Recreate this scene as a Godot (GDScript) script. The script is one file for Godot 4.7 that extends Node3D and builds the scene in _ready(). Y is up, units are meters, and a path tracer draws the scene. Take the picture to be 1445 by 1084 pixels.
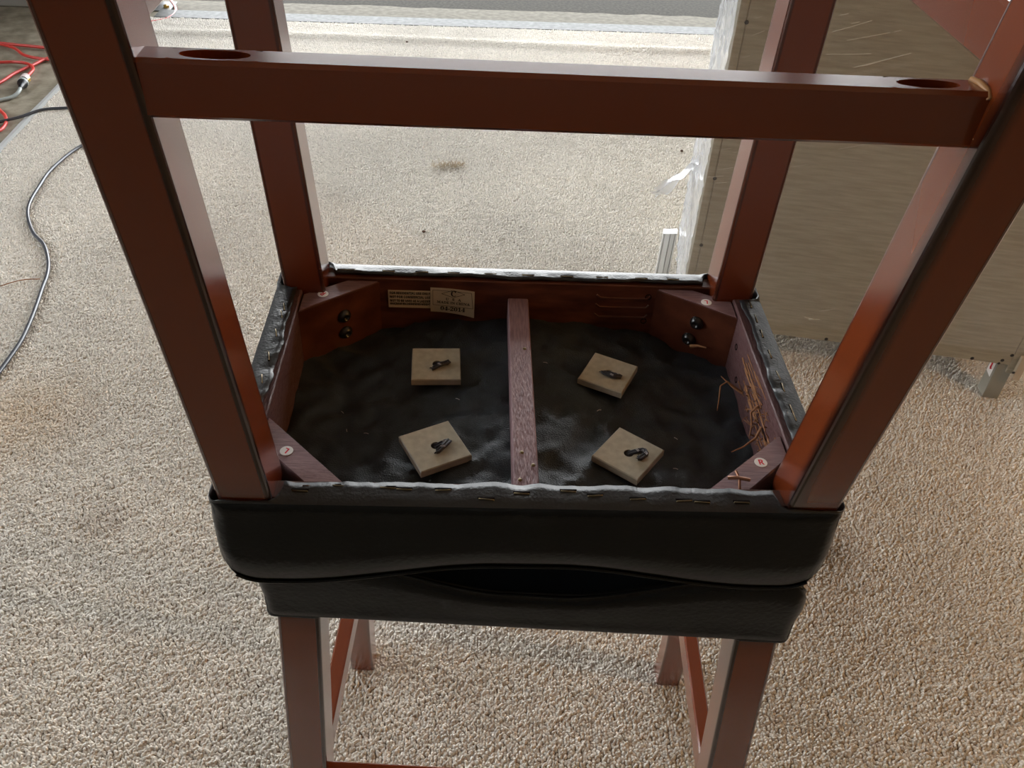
extends Node3D
# Two saddle seat bar stools stacked seat to seat on a piece of carpet in a garage.

const RIM := 0.8234        # height of the upper stool's upturned rim
const GAP := 0.170         # rim to rim distance of the two stools
const HW := 0.215          # half width of a seat
const HD := 0.1475         # half depth of a seat
const LEG := 0.6534        # rim to foot
var rng := RandomNumberGenerator.new()
var M := {}
var counts := {}
var sag := 0.0590        # depth of the seat's seam at the middle of the saddle

func _ready():
	rng.seed = 7
	# ---- camera
	var cam := Camera3D.new(); cam.name = "camera"
	cam.position = Vector3(-0.0385, 1.2674, 0.5425)
	cam.rotation = Vector3(-0.7001, -0.0526, 0.0500)
	cam.fov = 46.88; cam.near = 0.02; cam.far = 200.0
	add_child(cam); cam.current = true
	# ---- sky and exposure
	var env := Environment.new()
	var sky := Sky.new()
	var sm := ProceduralSkyMaterial.new()
	sm.sky_top_color = Color(0.60, 0.64, 0.69); sm.sky_horizon_color = Color(0.955, 0.96, 0.955)
	sm.ground_bottom_color = Color(0.30, 0.29, 0.27); sm.ground_horizon_color = Color(0.55, 0.55, 0.53)
	sm.sky_curve = 0.45
	sm.sky_energy_multiplier = 1.0; sm.ground_energy_multiplier = 1.0
	sky.sky_material = sm
	env.background_mode = Environment.BG_SKY; env.sky = sky
	env.background_energy_multiplier = 5.6
	env.tonemap_mode = Environment.TONE_MAPPER_LINEAR
	env.tonemap_exposure = 2.95
	env.sdfgi_enabled = true; env.ssao_enabled = true; env.ssil_enabled = true
	var we := WorldEnvironment.new(); we.name = "world_environment"; we.environment = env; add_child(we)
	make_materials()
	build_unseen_lamp(Vector3(2.4, 1.55, 0.45), 0.31)
	# ---- setting
	build_room()
	build_carpet()
	# ---- things
	build_cabinet()
	var lower := build_stool(false)
	lower.transform = Transform3D(Basis(Vector3.UP, -0.0558) * Basis(Vector3(0, 0, 1), PI), Vector3(0.0143, RIM - GAP, -0.0246))
	var upper := build_stool(true)
	upper.transform = Transform3D(Basis(Vector3(0, 0, 1), -0.0104), Vector3(0, RIM, 0))
	build_cords()
	build_debris()

# ======================================================================= helpers
class MB:
	var v := PackedVector3Array(); var c := PackedColorArray(); var s := PackedInt32Array()
	func tri(a, b, d, ca = Color.WHITE, cb = Color.WHITE, cd = Color.WHITE, g := -1):
		v.append(a); v.append(b); v.append(d); c.append(ca); c.append(cb); c.append(cd); s.append(g)
	func quad(a, b, d, e, k = Color.WHITE, g := -1):
		tri(a, b, d, k, k, k, g); tri(a, d, e, k, k, k, g)
	func quadc(a, b, d, e, ka, kb, kd, ke, g := -1):
		tri(a, b, d, ka, kb, kd, g); tri(a, d, e, ka, kd, ke, g)
	# rings: list of equal long point lists, cols: same of colours or empty
	func loft(rings: Array, closed := true, caps := true, g := -1, cols: Array = []):
		var n: int = rings[0].size()
		for i in rings.size() - 1:
			for j in (n if closed else n - 1):
				var k: int = (j + 1) % n
				if cols.is_empty(): quad(rings[i][j], rings[i][k], rings[i + 1][k], rings[i + 1][j], Color.WHITE, g)
				else: quadc(rings[i][j], rings[i][k], rings[i + 1][k], rings[i + 1][j], cols[i][j], cols[i][k], cols[i + 1][k], cols[i + 1][j], g)
		if caps:
			for e in [0, rings.size() - 1]:
				var m := Vector3.ZERO
				for q in rings[e]: m += q
				m /= n
				for j in n:
					var k: int = (j + 1) % n
					if e == 0: tri(m, rings[e][k], rings[e][j])
					else: tri(m, rings[e][j], rings[e][k])
	func box(lo: Vector3, hi: Vector3, r := 0.001):
		# box with chamfered edges
		r = minf(r, minf(hi.x - lo.x, minf(hi.y - lo.y, hi.z - lo.z)) * 0.45)
		var rings := []
		for st in [[lo.y, r], [lo.y + r, 0.0], [hi.y - r, 0.0], [hi.y, r]]:
			var o: float = st[1]
			var ring := []
			for q in [[lo.x, lo.z, 1, 1], [hi.x, lo.z, -1, 1], [hi.x, hi.z, -1, -1], [lo.x, hi.z, 1, -1]]:
				var qx: float = q[0] + q[2] * o
				var qz: float = q[1] + q[3] * o
				var a := Vector3(qx + q[2] * r, st[0], qz)
				var b := Vector3(qx, st[0], qz + q[3] * r)
				if q[2] == q[3]: ring.append(b); ring.append(a)
				else: ring.append(a); ring.append(b)
			rings.append(ring)
		loft(rings)
	func tube(pts: Array, r: float, n := 8, g := 0, r2 := -1.0):
		var rings := []
		var side := Vector3.ZERO
		for i in pts.size():
			var t: Vector3 = (pts[mini(i + 1, pts.size() - 1)] - pts[maxi(i - 1, 0)]).normalized()
			if side == Vector3.ZERO: side = t.cross(Vector3.UP if absf(t.y) < 0.9 else Vector3.RIGHT).normalized()
			side = (side - t * side.dot(t)).normalized()
			var u := t.cross(side)
			var rr: float = r if r2 < 0 else lerpf(r, r2, float(i) / (pts.size() - 1))
			var ring := []
			for k in n:
				var a := TAU * k / n
				ring.append(pts[i] + (side * cos(a) + u * sin(a)) * rr)
			rings.append(ring)
		loft(rings, true, true, g)
	func lathe(prof: Array, n := 16, g := 0, at := Vector3.ZERO, b := Basis.IDENTITY):
		# prof: [radius, height] pairs about y
		var rings := []
		for q in prof:
			var ring := []
			for k in n:
				var a := TAU * k / n
				ring.append(at + b * Vector3(cos(a) * q[0], q[1], sin(a) * q[0]))
			rings.append(ring)
		loft(rings, true, true, g)
	func move(t: Transform3D):
		for i in v.size(): v[i] = t * v[i]
	func mesh(mat: Material, flip = null) -> ArrayMesh:
		var vol := 0.0
		var m := Vector3.ZERO
		for q in v: m += q
		m /= maxi(1, v.size())
		for i in range(0, v.size(), 3): vol += (v[i] - m).dot((v[i + 1] - m).cross(v[i + 2] - m))
		var swap: bool = vol > 0.0 if flip == null else flip
		var st := SurfaceTool.new(); st.begin(Mesh.PRIMITIVE_TRIANGLES)
		for i in range(0, v.size(), 3):
			st.set_smooth_group(s[i / 3])
			for k in ([0, 2, 1] if swap else [0, 1, 2]):
				st.set_color(c[i + k]); st.add_vertex(v[i + k])
		st.generate_normals(); st.set_material(mat)
		return st.commit()

func numbered(parent: Node, called: String) -> String:
	var key := str(parent.get_instance_id()) + called
	var n: int = counts.get(key, 0)
	counts[key] = n + 1
	return called if n == 0 else "%s_%03d" % [called, n]

func obj(called: String, mb, mat: Material, parent: Node = self, label := "") -> MeshInstance3D:
	var o := MeshInstance3D.new()
	o.name = numbered(parent, called)
	o.mesh = mb.mesh(mat) if mb is MB else mb
	if not mb is MB: o.material_override = mat
	if label: o.set_meta("label", label)
	parent.add_child(o, true)
	return o

func tag(o: Node, label: String, category: String, group := ""):
	o.set_meta("label", label); o.set_meta("category", category)
	if group: o.set_meta("group", group)

func struct(called: String, mb, mat: Material, parent: Node = self) -> MeshInstance3D:
	var o := obj(called, mb, mat, parent)
	o.set_meta("kind", "structure")
	return o

func thing(called: String, label: String, category: String, at := Vector3.ZERO, group := "") -> Node3D:
	var o := Node3D.new(); o.name = numbered(self, called); o.position = at
	tag(o, label, category, group); add_child(o, true)
	return o

func boxmb(lo: Vector3, hi: Vector3, r := 0.001) -> MB:
	var b := MB.new(); b.box(lo, hi, r); return b

func noise_tex(seed_: int, freq: float, lo: Color, hi: Color, size := 512, octaves := 4, normal := false, bump := 4.0, kind := FastNoiseLite.TYPE_SIMPLEX_SMOOTH) -> NoiseTexture2D:
	var n := FastNoiseLite.new(); n.seed = seed_; n.frequency = freq; n.noise_type = kind
	n.fractal_octaves = octaves
	var t := NoiseTexture2D.new(); t.width = size; t.height = size; t.seamless = true; t.noise = n
	if normal: t.as_normal_map = true; t.bump_strength = bump
	else:
		var g := Gradient.new(); g.set_color(0, lo); g.set_color(1, hi)
		t.color_ramp = g
	return t

func mat(albedo: Color, rough: float, spec := 0.5, metal := 0.0) -> StandardMaterial3D:
	var m := StandardMaterial3D.new()
	m.albedo_color = albedo; m.roughness = rough; m.metallic_specular = spec; m.metallic = metal
	return m

func lin(r: float, g: float, b: float) -> Color:
	return Color(r, g, b).linear_to_srgb()

func tri(m: StandardMaterial3D, sc: Vector3, world := false):
	m.uv1_triplanar = true; m.uv1_scale = sc; m.uv1_world_triplanar = world

func make_materials():
	for ax in ["x", "y", "z"]:
		var w := mat(lin(0.172, 0.033, 0.008), 0.22, 0.45)
		w.vertex_color_use_as_albedo = true
		tri(w, {"x": Vector3(0.5, 5, 5), "y": Vector3(5, 0.5, 5), "z": Vector3(5, 5, 0.5)}[ax])
		w.clearcoat_enabled = true; w.clearcoat = 0.9; w.clearcoat_roughness = 0.18
		M["wood_" + ax] = w
	var v := mat(lin(0.006, 0.008, 0.010), 0.25, 0.33)
	v.normal_enabled = true; v.normal_scale = 0.10
	v.normal_texture = noise_tex(11, 0.035, Color.BLACK, Color.WHITE, 512, 4, true, 6.0)
	tri(v, Vector3(9, 9, 9))
	M.vinyl = v
	var he := mat(lin(0.012, 0.014, 0.017), 0.40, 0.55)
	he.normal_enabled = true; he.normal_scale = 0.22
	he.normal_texture = noise_tex(13, 0.06, Color.BLACK, Color.WHITE, 512, 4, true, 6.0)
	tri(he, Vector3(10, 10, 10))
	M.hem = he
	var f := mat(lin(0.014, 0.021, 0.028), 0.45, 0.5)
	f.normal_enabled = true; f.normal_scale = 0.5
	f.normal_texture = noise_tex(12, 0.12, Color.BLACK, Color.WHITE, 512, 3, true, 4.0)
	tri(f, Vector3(10, 10, 10))
	f.rim_enabled = true; f.rim = 0.25
	M.fabric = f
	# raw wood overspray painted with thin purple brown stain
	for ax in ["x", "y", "z"]:
		var p := mat(lin(0.29, 0.18, 0.185), 0.5, 0.45)
		p.albedo_texture = noise_tex(21, 0.03, Color(0.74, 0.70, 0.72), Color(1, 1, 1), 512, 5)
		tri(p, {"x": Vector3(3, 30, 30), "y": Vector3(30, 3, 30), "z": Vector3(30, 30, 3)}[ax])
		p.normal_enabled = true; p.normal_scale = 0.3
		p.normal_texture = noise_tex(22, 0.05, Color.BLACK, Color.WHITE, 512, 4, true, 6.0)
		M["raw_" + ax] = p
	var rd := mat(lin(0.135, 0.068, 0.066), 0.5, 0.45)
	rd.albedo_texture = M.raw_z.albedo_texture; rd.normal_enabled = true; rd.normal_scale = 0.6; rd.normal_texture = M.raw_z.normal_texture
	tri(rd, Vector3(30, 30, 2))
	M.side_rail = rd
	var r := mat(lin(0.16, 0.05, 0.026), 0.4, 0.5)
	r.albedo_texture = noise_tex(23, 0.012, Color(0.55, 0.5, 0.5), Color(1, 1, 1), 512, 4)
	tri(r, Vector3(3, 12, 3))
	M.rail = r
	M.block = mat(lin(0.15, 0.045, 0.022), 0.35, 0.5)
	M.block.albedo_texture = r.albedo_texture; tri(M.block, Vector3(6, 6, 6))
	var ply := mat(lin(0.46, 0.41, 0.31), 0.38, 0.5)
	ply.albedo_texture = noise_tex(31, 0.03, Color(0.88, 0.88, 0.87), Color(1, 1, 1), 256, 5)
	tri(ply, Vector3(14, 14, 14))
	M.ply = ply
	M.cord = mat(lin(0.012, 0.011, 0.018), 0.6)
	M.thread = mat(lin(0.55, 0.5, 0.5), 0.6)
	M.bolt = mat(lin(0.008, 0.008, 0.009), 0.28, 0.6)
	M.hole = mat(lin(0.006, 0.004, 0.004), 0.8, 0.2)
	M.staple = mat(lin(0.22, 0.17, 0.10), 0.35, 0.5, 1.0)
	M.copper = mat(lin(0.32, 0.16, 0.10), 0.35, 0.5, 0.7)
	M.paper = mat(lin(0.52, 0.43, 0.29), 0.6, 0.3)
	M.white_paper = mat(lin(0.75, 0.73, 0.72), 0.5, 0.3)
	M.ink = mat(lin(0.012, 0.011, 0.012), 0.6, 0.2)
	M.red_ink = mat(lin(0.62, 0.03, 0.05), 0.5, 0.3)
	M.fibre = mat(lin(0.30, 0.145, 0.07), 0.6, 0.3)
	M.glue = mat(lin(0.42, 0.22, 0.09), 0.3, 0.5)
	# setting
	var cc := mat(lin(0.34, 0.30, 0.23), 0.62, 0.4)
	cc.albedo_texture = noise_tex(41, 0.012, Color(0.66, 0.64, 0.6), Color(1, 1, 1), 1024, 6)
	tri(cc, Vector3(0.9, 0.9, 0.9), true)
	cc.normal_enabled = true; cc.normal_scale = 0.25
	cc.normal_texture = noise_tex(42, 0.05, Color.BLACK, Color.WHITE, 512, 4, true, 3.0)
	M.concrete = cc
	var lip := mat(lin(0.130, 0.112, 0.080), 0.9, 0.4)
	lip.albedo_texture = noise_tex(43, 0.02, Color(0.72, 0.71, 0.69), Color(1, 1, 1), 1024, 6)
	tri(lip, Vector3(1.2, 1.2, 1.2), true)
	M.lip = lip
	var dr := mat(lin(0.050, 0.042, 0.029), 0.9, 0.3)
	dr.albedo_texture = noise_tex(44, 0.05, Color(0.6, 0.6, 0.6), Color(1, 1, 1), 1024, 5)
	tri(dr, Vector3(1.0, 1.0, 1.0), true)
	M.driveway = dr
	M.strip = mat(lin(0.135, 0.132, 0.122), 0.65, 0.4)
	M.strip.albedo_texture = lip.albedo_texture; tri(M.strip, Vector3(1.5, 1.5, 1.5), true)
	M.binding = mat(lin(0.47, 0.47, 0.45), 0.5, 0.5)
	M.drywall = mat(lin(0.27, 0.25, 0.22), 0.8, 0.3)
	M.ceiling = mat(lin(0.62, 0.61, 0.58), 0.85, 0.3)
	M.galvanized = mat(lin(0.17, 0.17, 0.165), 0.55, 0.4, 0.5)
	M.backing = mat(lin(0.30, 0.26, 0.21), 0.9, 0.2)
	var pile := mat(Color.WHITE, 0.85, 0.25)
	pile.vertex_color_use_as_albedo = true
	M.pile = pile
	# cabinet
	var tp := mat(lin(0.33, 0.29, 0.215), 0.32, 0.5)
	tp.albedo_texture = noise_tex(51, 0.012, Color(0.84, 0.83, 0.82), Color(1, 1, 1), 1024, 5)
	tri(tp, Vector3(0.8, 9, 0.8))
	tp.normal_enabled = true; tp.normal_scale = 0.35
	tp.normal_texture = noise_tex(52, 0.012, Color.BLACK, Color.WHITE, 1024, 3, true, 10.0)
	M.taupe = tp
	M.taupe_edge = mat(lin(0.40, 0.32, 0.23), 0.4, 0.5)
	M.grey_leg = mat(lin(0.23, 0.215, 0.175), 0.35, 0.5)
	var film := mat(Color(0.93, 0.94, 0.96, 0.42), 0.12, 0.7)
	film.transparency = BaseMaterial3D.TRANSPARENCY_ALPHA
	M.film = film
	var clear := mat(Color(0.95, 0.95, 0.95, 0.04), 0.08, 0.5)
	clear.transparency = BaseMaterial3D.TRANSPARENCY_ALPHA
	M.clear_film = clear
	var wk := mat(Color(0.95, 0.92, 0.85, 0.45), 0.10, 0.7)
	wk.transparency = BaseMaterial3D.TRANSPARENCY_ALPHA
	M.wrinkle_glint = wk
	var gl := mat(Color(0.95, 0.97, 0.97, 0.04), 0.03, 0.5)
	gl.transparency = BaseMaterial3D.TRANSPARENCY_ALPHA
	M.glass = gl
	M.nail = mat(lin(0.03, 0.027, 0.025), 0.4, 0.5, 0.5)
	# cords
	M.red_cord = mat(lin(0.55, 0.045, 0.035), 0.35, 0.5)
	M.grey_cord = mat(lin(0.042, 0.045, 0.055), 0.33, 0.6)
	M.pale_cord = mat(lin(0.30, 0.33, 0.32), 0.35, 0.5)
	M.plug_black = mat(lin(0.012, 0.012, 0.013), 0.35, 0.5)
	M.plug_clear = mat(lin(0.60, 0.52, 0.50), 0.2, 0.6)
	M.brass = mat(lin(0.55, 0.36, 0.10), 0.3, 0.5, 1.0)

# ======================================================================= setting
func build_unseen_lamp(at: Vector3, energy: float):  # warm lamp out of view, placed to light the right of the carpet
	var warm := Color(1.0, 0.73, 0.38)
	var t := thing("unseen_floor_lamp", "unseen floor lamp with a warm globe, out of view, lighting the carpet at the right", "lamp", Vector3(at.x, -0.012, at.z))
	var b := MB.new(); b.lathe([[0.15, 0.0], [0.15, 0.015], [0.03, 0.03], [0.012, 0.05], [0.012, at.y - 0.12], [0.03, at.y - 0.10]], 24)
	obj("pole", b, mat(lin(0.1, 0.1, 0.1), 0.4), t)
	var g := MB.new()
	var prof := []
	for i in 11: prof.append([maxf(0.004, sin(PI * i / 10.0) * 0.11), at.y - cos(PI * i / 10.0) * 0.11])
	g.lathe(prof, 24)
	var gm := mat(lin(0.8, 0.75, 0.65), 0.3)
	gm.emission_enabled = true; gm.emission = warm; gm.emission_energy_multiplier = 2.0
	obj("globe", g, gm, t)
	var l := OmniLight3D.new(); l.name = "unseen_bulb_light"; l.position = Vector3(-0.2, at.y, 0)
	l.light_color = warm; l.light_energy = energy; l.omni_range = 12.0; l.omni_attenuation = 2.0
	l.light_size = 0.10; l.shadow_enabled = true
	t.add_child(l)

func build_room():
	struct("floor", boxmb(Vector3(-3.3, -0.16, -3.40), Vector3(4.3, -0.012, 3.6), 0.002), M.concrete)
	# worn pale concrete lip under the garage door
	var lp := MB.new()
	var n := FastNoiseLite.new(); n.seed = 5; n.frequency = 6.0
	var prev := []
	for i in 121:
		var x := -3.3 + 7.6 * i / 120.0
		var e := -3.625 + 0.022 * n.get_noise_1d(x) + 0.008 * n.get_noise_1d(x * 6.0)
		var col := [Vector3(x, -0.16, -3.4), Vector3(x, -0.010, -3.4), Vector3(x, -0.018, -3.52), Vector3(x, -0.026, e + 0.01), Vector3(x, -0.045, e), Vector3(x, -0.16, e)]
		if i: lp.loft([prev, col], true, false)
		prev = col
	struct("trim_1", lp, M.lip)
	struct("trim_2", boxmb(Vector3(-1.41, -0.012, -3.395), Vector3(3.25, 0.001, -3.295), 0.004), M.strip)
	struct("ground", boxmb(Vector3(-20, -0.25, -22), Vector3(22, -0.036, -3.55), 0.01), M.driveway)
	var w := [["wall_left", Vector3(-3.4, -0.1, -3.56), Vector3(-3.3, 3.1, -2.2)], ["wall_left", Vector3(-3.4, -0.1, 0.8), Vector3(-3.3, 3.1, 3.7)],
		["wall_left", Vector3(-3.4, -0.1, -2.2), Vector3(-3.3, 0.9, 0.8)], ["wall_left", Vector3(-3.4, 2.4, -2.2), Vector3(-3.3, 3.1, 0.8)],
		["wall_right", Vector3(4.3, -0.1, -3.56), Vector3(4.4, 3.1, 3.7)],
		["wall_rear", Vector3(-3.4, -0.1, 3.6), Vector3(4.4, 3.1, 3.7)], ["wall_front", Vector3(-3.4, -0.1, -3.56), Vector3(-1.44, 3.1, -3.41)],
		["wall_front", Vector3(3.3, -0.1, -3.56), Vector3(4.4, 3.1, -3.41)], ["wall_front", Vector3(-1.44, 2.2, -3.56), Vector3(3.3, 3.1, -3.41)]]
	for q in w: struct(q[0], boxmb(q[1], q[2], 0.004), M.drywall)
	struct("ceiling", boxmb(Vector3(-3.4, 3.0, -3.56), Vector3(4.4, 3.12, 3.7), 0.004), M.ceiling)
	# added eave out of view, cutting the sky light near the door
	struct("added_trim_3", boxmb(Vector3(-3.4, 2.32, -4.45), Vector3(4.4, 2.46, -3.56), 0.004), M.drywall)
	# unseen side window, placed to light the left of the carpet
	var wf := MB.new()
	for q in [[-2.2, -2.14, 0.9, 2.4], [0.74, 0.8, 0.9, 2.4], [-0.73, -0.67, 0.9, 2.4]]: wf.box(Vector3(-3.39, q[2], q[0]), Vector3(-3.32, q[3], q[1]), 0.003)
	for q in [[0.9, 0.96], [2.34, 2.4]]: wf.box(Vector3(-3.39, q[0], -2.14), Vector3(-3.32, q[1], 0.74), 0.003)
	var wi := struct("unseen_window_1", wf, M.strip)
	for q in [[-2.14, -0.73], [-0.67, 0.74]]:
		obj("pane", boxmb(Vector3(-3.362, 0.96, q[0]), Vector3(-3.358, 2.34, q[1]), 0.0005), M.glass, wi)
	# foot of the garage door track
	var t := thing("door_track", "galvanised garage door track standing at the jamb beyond the carpet", "track", Vector3(-1.40, -0.01, -3.46))
	var tr := MB.new(); tr.box(Vector3(-0.035, 0.02, -0.03), Vector3(-0.031, 2.2, 0.03), 0.001); tr.box(Vector3(-0.033, 0.02, -0.03), Vector3(-0.005, 2.2, -0.027), 0.001)
	obj("rail", tr, M.galvanized, t)
	var br := MB.new(); br.box(Vector3(-0.035, 0.0, -0.06), Vector3(0.03, 0.004, 0.06), 0.001)
	obj("bracket", br, M.galvanized, t)
	var bo := MB.new(); bo.lathe([[0.012, 0.004], [0.012, 0.014], [0.006, 0.016]], 6, -1, Vector3(0.005, 0, 0.02))
	obj("bolt", bo, M.brass, t, "brass coloured bolt head")

func build_carpet():
	var t := thing("carpet", "cream looped pile carpet piece with taped left edge covering the concrete floor", "carpet")
	var x0 := -1.51; var x1 := 2.75; var z0 := -3.292; var z1 := 0.64  # near end is out of view, set so upper fronts reflect darker floor
	obj("backing", boxmb(Vector3(x0, -0.012, z0), Vector3(x1, -0.0035, z1), 0.002), M.backing, t)
	var bd := MB.new()
	var nz := FastNoiseLite.new(); nz.seed = 8; nz.frequency = 3.0
	var rings := []
	for i in 60:
		var z := lerpf(z0, z1, i / 59.0)
		var o := 0.004 * nz.get_noise_1d(z)
		rings.append([Vector3(x0 - 0.036 + o, -0.012, z), Vector3(x0 - 0.034 + o, -0.008, z), Vector3(x0 - 0.012, 0.0005, z), Vector3(x0 + 0.003, 0.001, z), Vector3(x0 + 0.003, -0.012, z)])
	bd.loft(rings)
	obj("binding", bd, M.binding, t, "smooth grey tape along the carpet edge")
	# loops of the pile
	var loop := MB.new()
	var prof := []
	for i in 5:
		var a := PI * 0.5 * i / 4.0
		prof.append([cos(a) * 0.5 + 0.02, sin(a)])
	prof.push_front([0.44, -0.5])
	loop.lathe(prof, 7, 0)
	var lm := loop.mesh(M.pile)
	var mm := MultiMesh.new(); mm.transform_format = MultiMesh.TRANSFORM_3D; mm.use_colors = true
	mm.mesh = lm
	var st := 0.0045
	var nx := int((x1 - x0) / st); var nzc := int((z1 - z0) / st)
	var dirt := FastNoiseLite.new(); dirt.seed = 31; dirt.frequency = 1.1; dirt.fractal_octaves = 5
	var lump := FastNoiseLite.new(); lump.seed = 33; lump.frequency = 16.0
	var row := FastNoiseLite.new(); row.seed = 34; row.frequency = 40.0
	var place := []; var tint := PackedColorArray()
	var soil := [[-0.98, -0.83, 0.13, 0.45, Color(0.80, 0.62, 0.42)], [0.60, -0.50, 0.06, 0.95, Color(0.42, 0.38, 0.34)], [0.55, -0.42, 0.12, 0.3, Color(0.6, 0.5, 0.4)], [-0.72, -0.55, 0.05, 0.35, Color(0.55, 0.5, 0.45)], [-0.4, -1.3, 0.3, 0.14, Color(0.75, 0.65, 0.55)], [0.35, -1.3, 0.3, 0.2, Color(0.75, 0.65, 0.55)]]
	for i in nx:
		for j in nzc:
			var x := x0 + (i + 0.5 + rng.randf_range(-0.33, 0.33)) * st
			var z := z0 + (j + 0.5 * (i % 2) + rng.randf_range(-0.33, 0.33)) * st
			if z < -1.65 and x > 1.4 or x > 1.55 - 0.55 * z or x < -1.15 + 0.45 * z: continue   # far outside the picture or behind the cabinet
			var yaw: float = (PI * 0.25 if row.get_noise_2d(x, z) > 0.0 else -PI * 0.25) + rng.randf_range(-0.5, 0.5)
			var sz := rng.randf_range(0.85, 1.2)
			var h := 0.0062 * rng.randf_range(0.5, 1.25) + 0.0016 * lump.get_noise_2d(x, z)
			var y := -0.004 + 0.012 * exp(-pow((z + 3.10 - 0.02 * sin(x * 2.0)) / 0.035, 2))
			var b := Basis(Vector3.UP, yaw) * Basis.from_scale(Vector3(0.0065 * sz, h, 0.0051 * sz))
			b = Basis(Vector3(rng.randf_range(-1, 1), 0, rng.randf_range(-1, 1)).normalized(), rng.randf_range(0.0, 0.3)) * b
			place.append(Transform3D(b, Vector3(x, y, z)))
			var d := 1.0 + 0.16 * dirt.get_noise_2d(x, z)
			var c := Color(0.680, 0.637, 0.572) * d * rng.randf_range(0.86, 1.10)
			for s in soil:
				var q := exp(-(pow(x - s[0], 2) + pow(z - s[1], 2)) / (s[2] * s[2]))
				if q > 0.02: c = c.lerp(c * s[4], s[3] * q * rng.randf_range(0.6, 1.3))
			c.a = 1.0
			tint.append(c)
	mm.instance_count = place.size()
	for i in place.size():
		mm.set_instance_transform(i, place[i]); mm.set_instance_color(i, tint[i])
	var mi := MultiMeshInstance3D.new(); mi.name = "pile"; mi.multimesh = mm
	mi.set_meta("kind", "stuff")
	t.add_child(mi)

# ======================================================================= stool
# x0, dx/dh, front/back face z, dz/dh  (outer corner of each leg against height over the rim)
const UP := {"fl": [0.2070, 0.0516, 0.1440, 0.0875], "fr": [0.2083, 0.0336, 0.1440, 0.1185], "bl": [0.2074, 0.0922, 0.1395, 0.1225], "br": [0.2079, 0.0650, 0.1438, 0.1363]}
const LO := {"fl": [0.2053, 0.0539, 0.1429, 0.0875], "fr": [0.2051, 0.0496, 0.1431, 0.0829], "bl": [0.2079, 0.0738, 0.1440, 0.1515], "br": [0.2088, 0.0868, 0.1441, 0.1537]}

func rail_shape(x: float) -> float:
	# depth of the seam below the rim: shallow in the middle of the saddle, deep near the ends, rounded off at the ends
	var a := absf(x)
	var d := lerpf(sag, 0.0795, smoothstep(0.02, 0.17, a))
	if a > 0.185:
		var t := minf(1.0, (a - 0.185) / 0.030)
		d -= 0.030 * (1.0 - sqrt(maxf(0.0, 1.0 - t * t)))
	return d

func leg_mesh(sx: float, front: bool, q: Array, edge: float) -> MB:
	var b := MB.new()
	var w := 0.0355; var d := 0.0352
	var rings := []; var cols := []
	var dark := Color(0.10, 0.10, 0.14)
	for h in [-0.040, 0.0, 0.03, 0.10, 0.20, 0.30, 0.38, 0.46, 0.52, 0.57, 0.61, 0.640, 0.6505, LEG]:
		var hh: float = h
		var up := maxf(hh, 0.0)
		var bulge := 0.0 if front else 0.005 * sin(PI * clampf((hh - 0.3) / 0.3534, 0, 1))
		var ox: float = q[0] + q[1] * up + bulge
		var oz: float = q[2] + q[3] * up
		var inset := 0.003 if hh >= LEG else 0.0
		var xa := ox - inset; var xb := ox - w + inset
		var za := oz - inset; var zb := oz - d + inset
		var sz := 1.0 if front else -1.0
		var r := 0.0028
		var ring := []; var col := []
		# corners in order (xb,zb) (xa,zb) (xa,za) (xb,za)
		var cs := [[xb, zb, 1, 1], [xa, zb, -1, 1], [xa, za, -1, -1], [xb, za, 1, -1]]
		for i in 4:
			var c0 = cs[i]
			var centre := Vector2(c0[0] + c0[2] * r, c0[1] + c0[3] * r)
			var a0 := PI + i * PI * 0.5
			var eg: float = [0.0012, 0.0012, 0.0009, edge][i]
			# incoming edge point, arc, outgoing edge point
			var dirin := Vector2(cos(a0 + PI * 0.5), sin(a0 + PI * 0.5))
			var pts := [[centre + Vector2(cos(a0), sin(a0)) * r - dirin * eg, 1.0]]
			for k in 4:
				var a := a0 + PI * 0.5 * k / 3.0
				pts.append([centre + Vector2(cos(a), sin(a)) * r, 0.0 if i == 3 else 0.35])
			var a1 := a0 + PI * 0.5
			var dirout := Vector2(cos(a1 + PI * 0.5), sin(a1 + PI * 0.5))
			pts.append([centre + Vector2(cos(a1), sin(a1)) * r + dirout * eg, 1.0])
			for p in pts:
				ring.append(Vector3(sx * p[0].x, hh, sz * p[0].y))
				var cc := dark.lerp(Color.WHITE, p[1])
				if hh < 0.02: cc = cc * Color(0.55, 0.5, 0.5, 1.0)  # darkening painted into the leg colour where it enters the rim
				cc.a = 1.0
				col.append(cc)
		rings.append(ring); cols.append(col)
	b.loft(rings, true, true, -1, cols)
	return b

func plan(s: float) -> Array:
	# point on the rounded plan of the seat and its outward normal, s in 0..1
	return []

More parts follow.
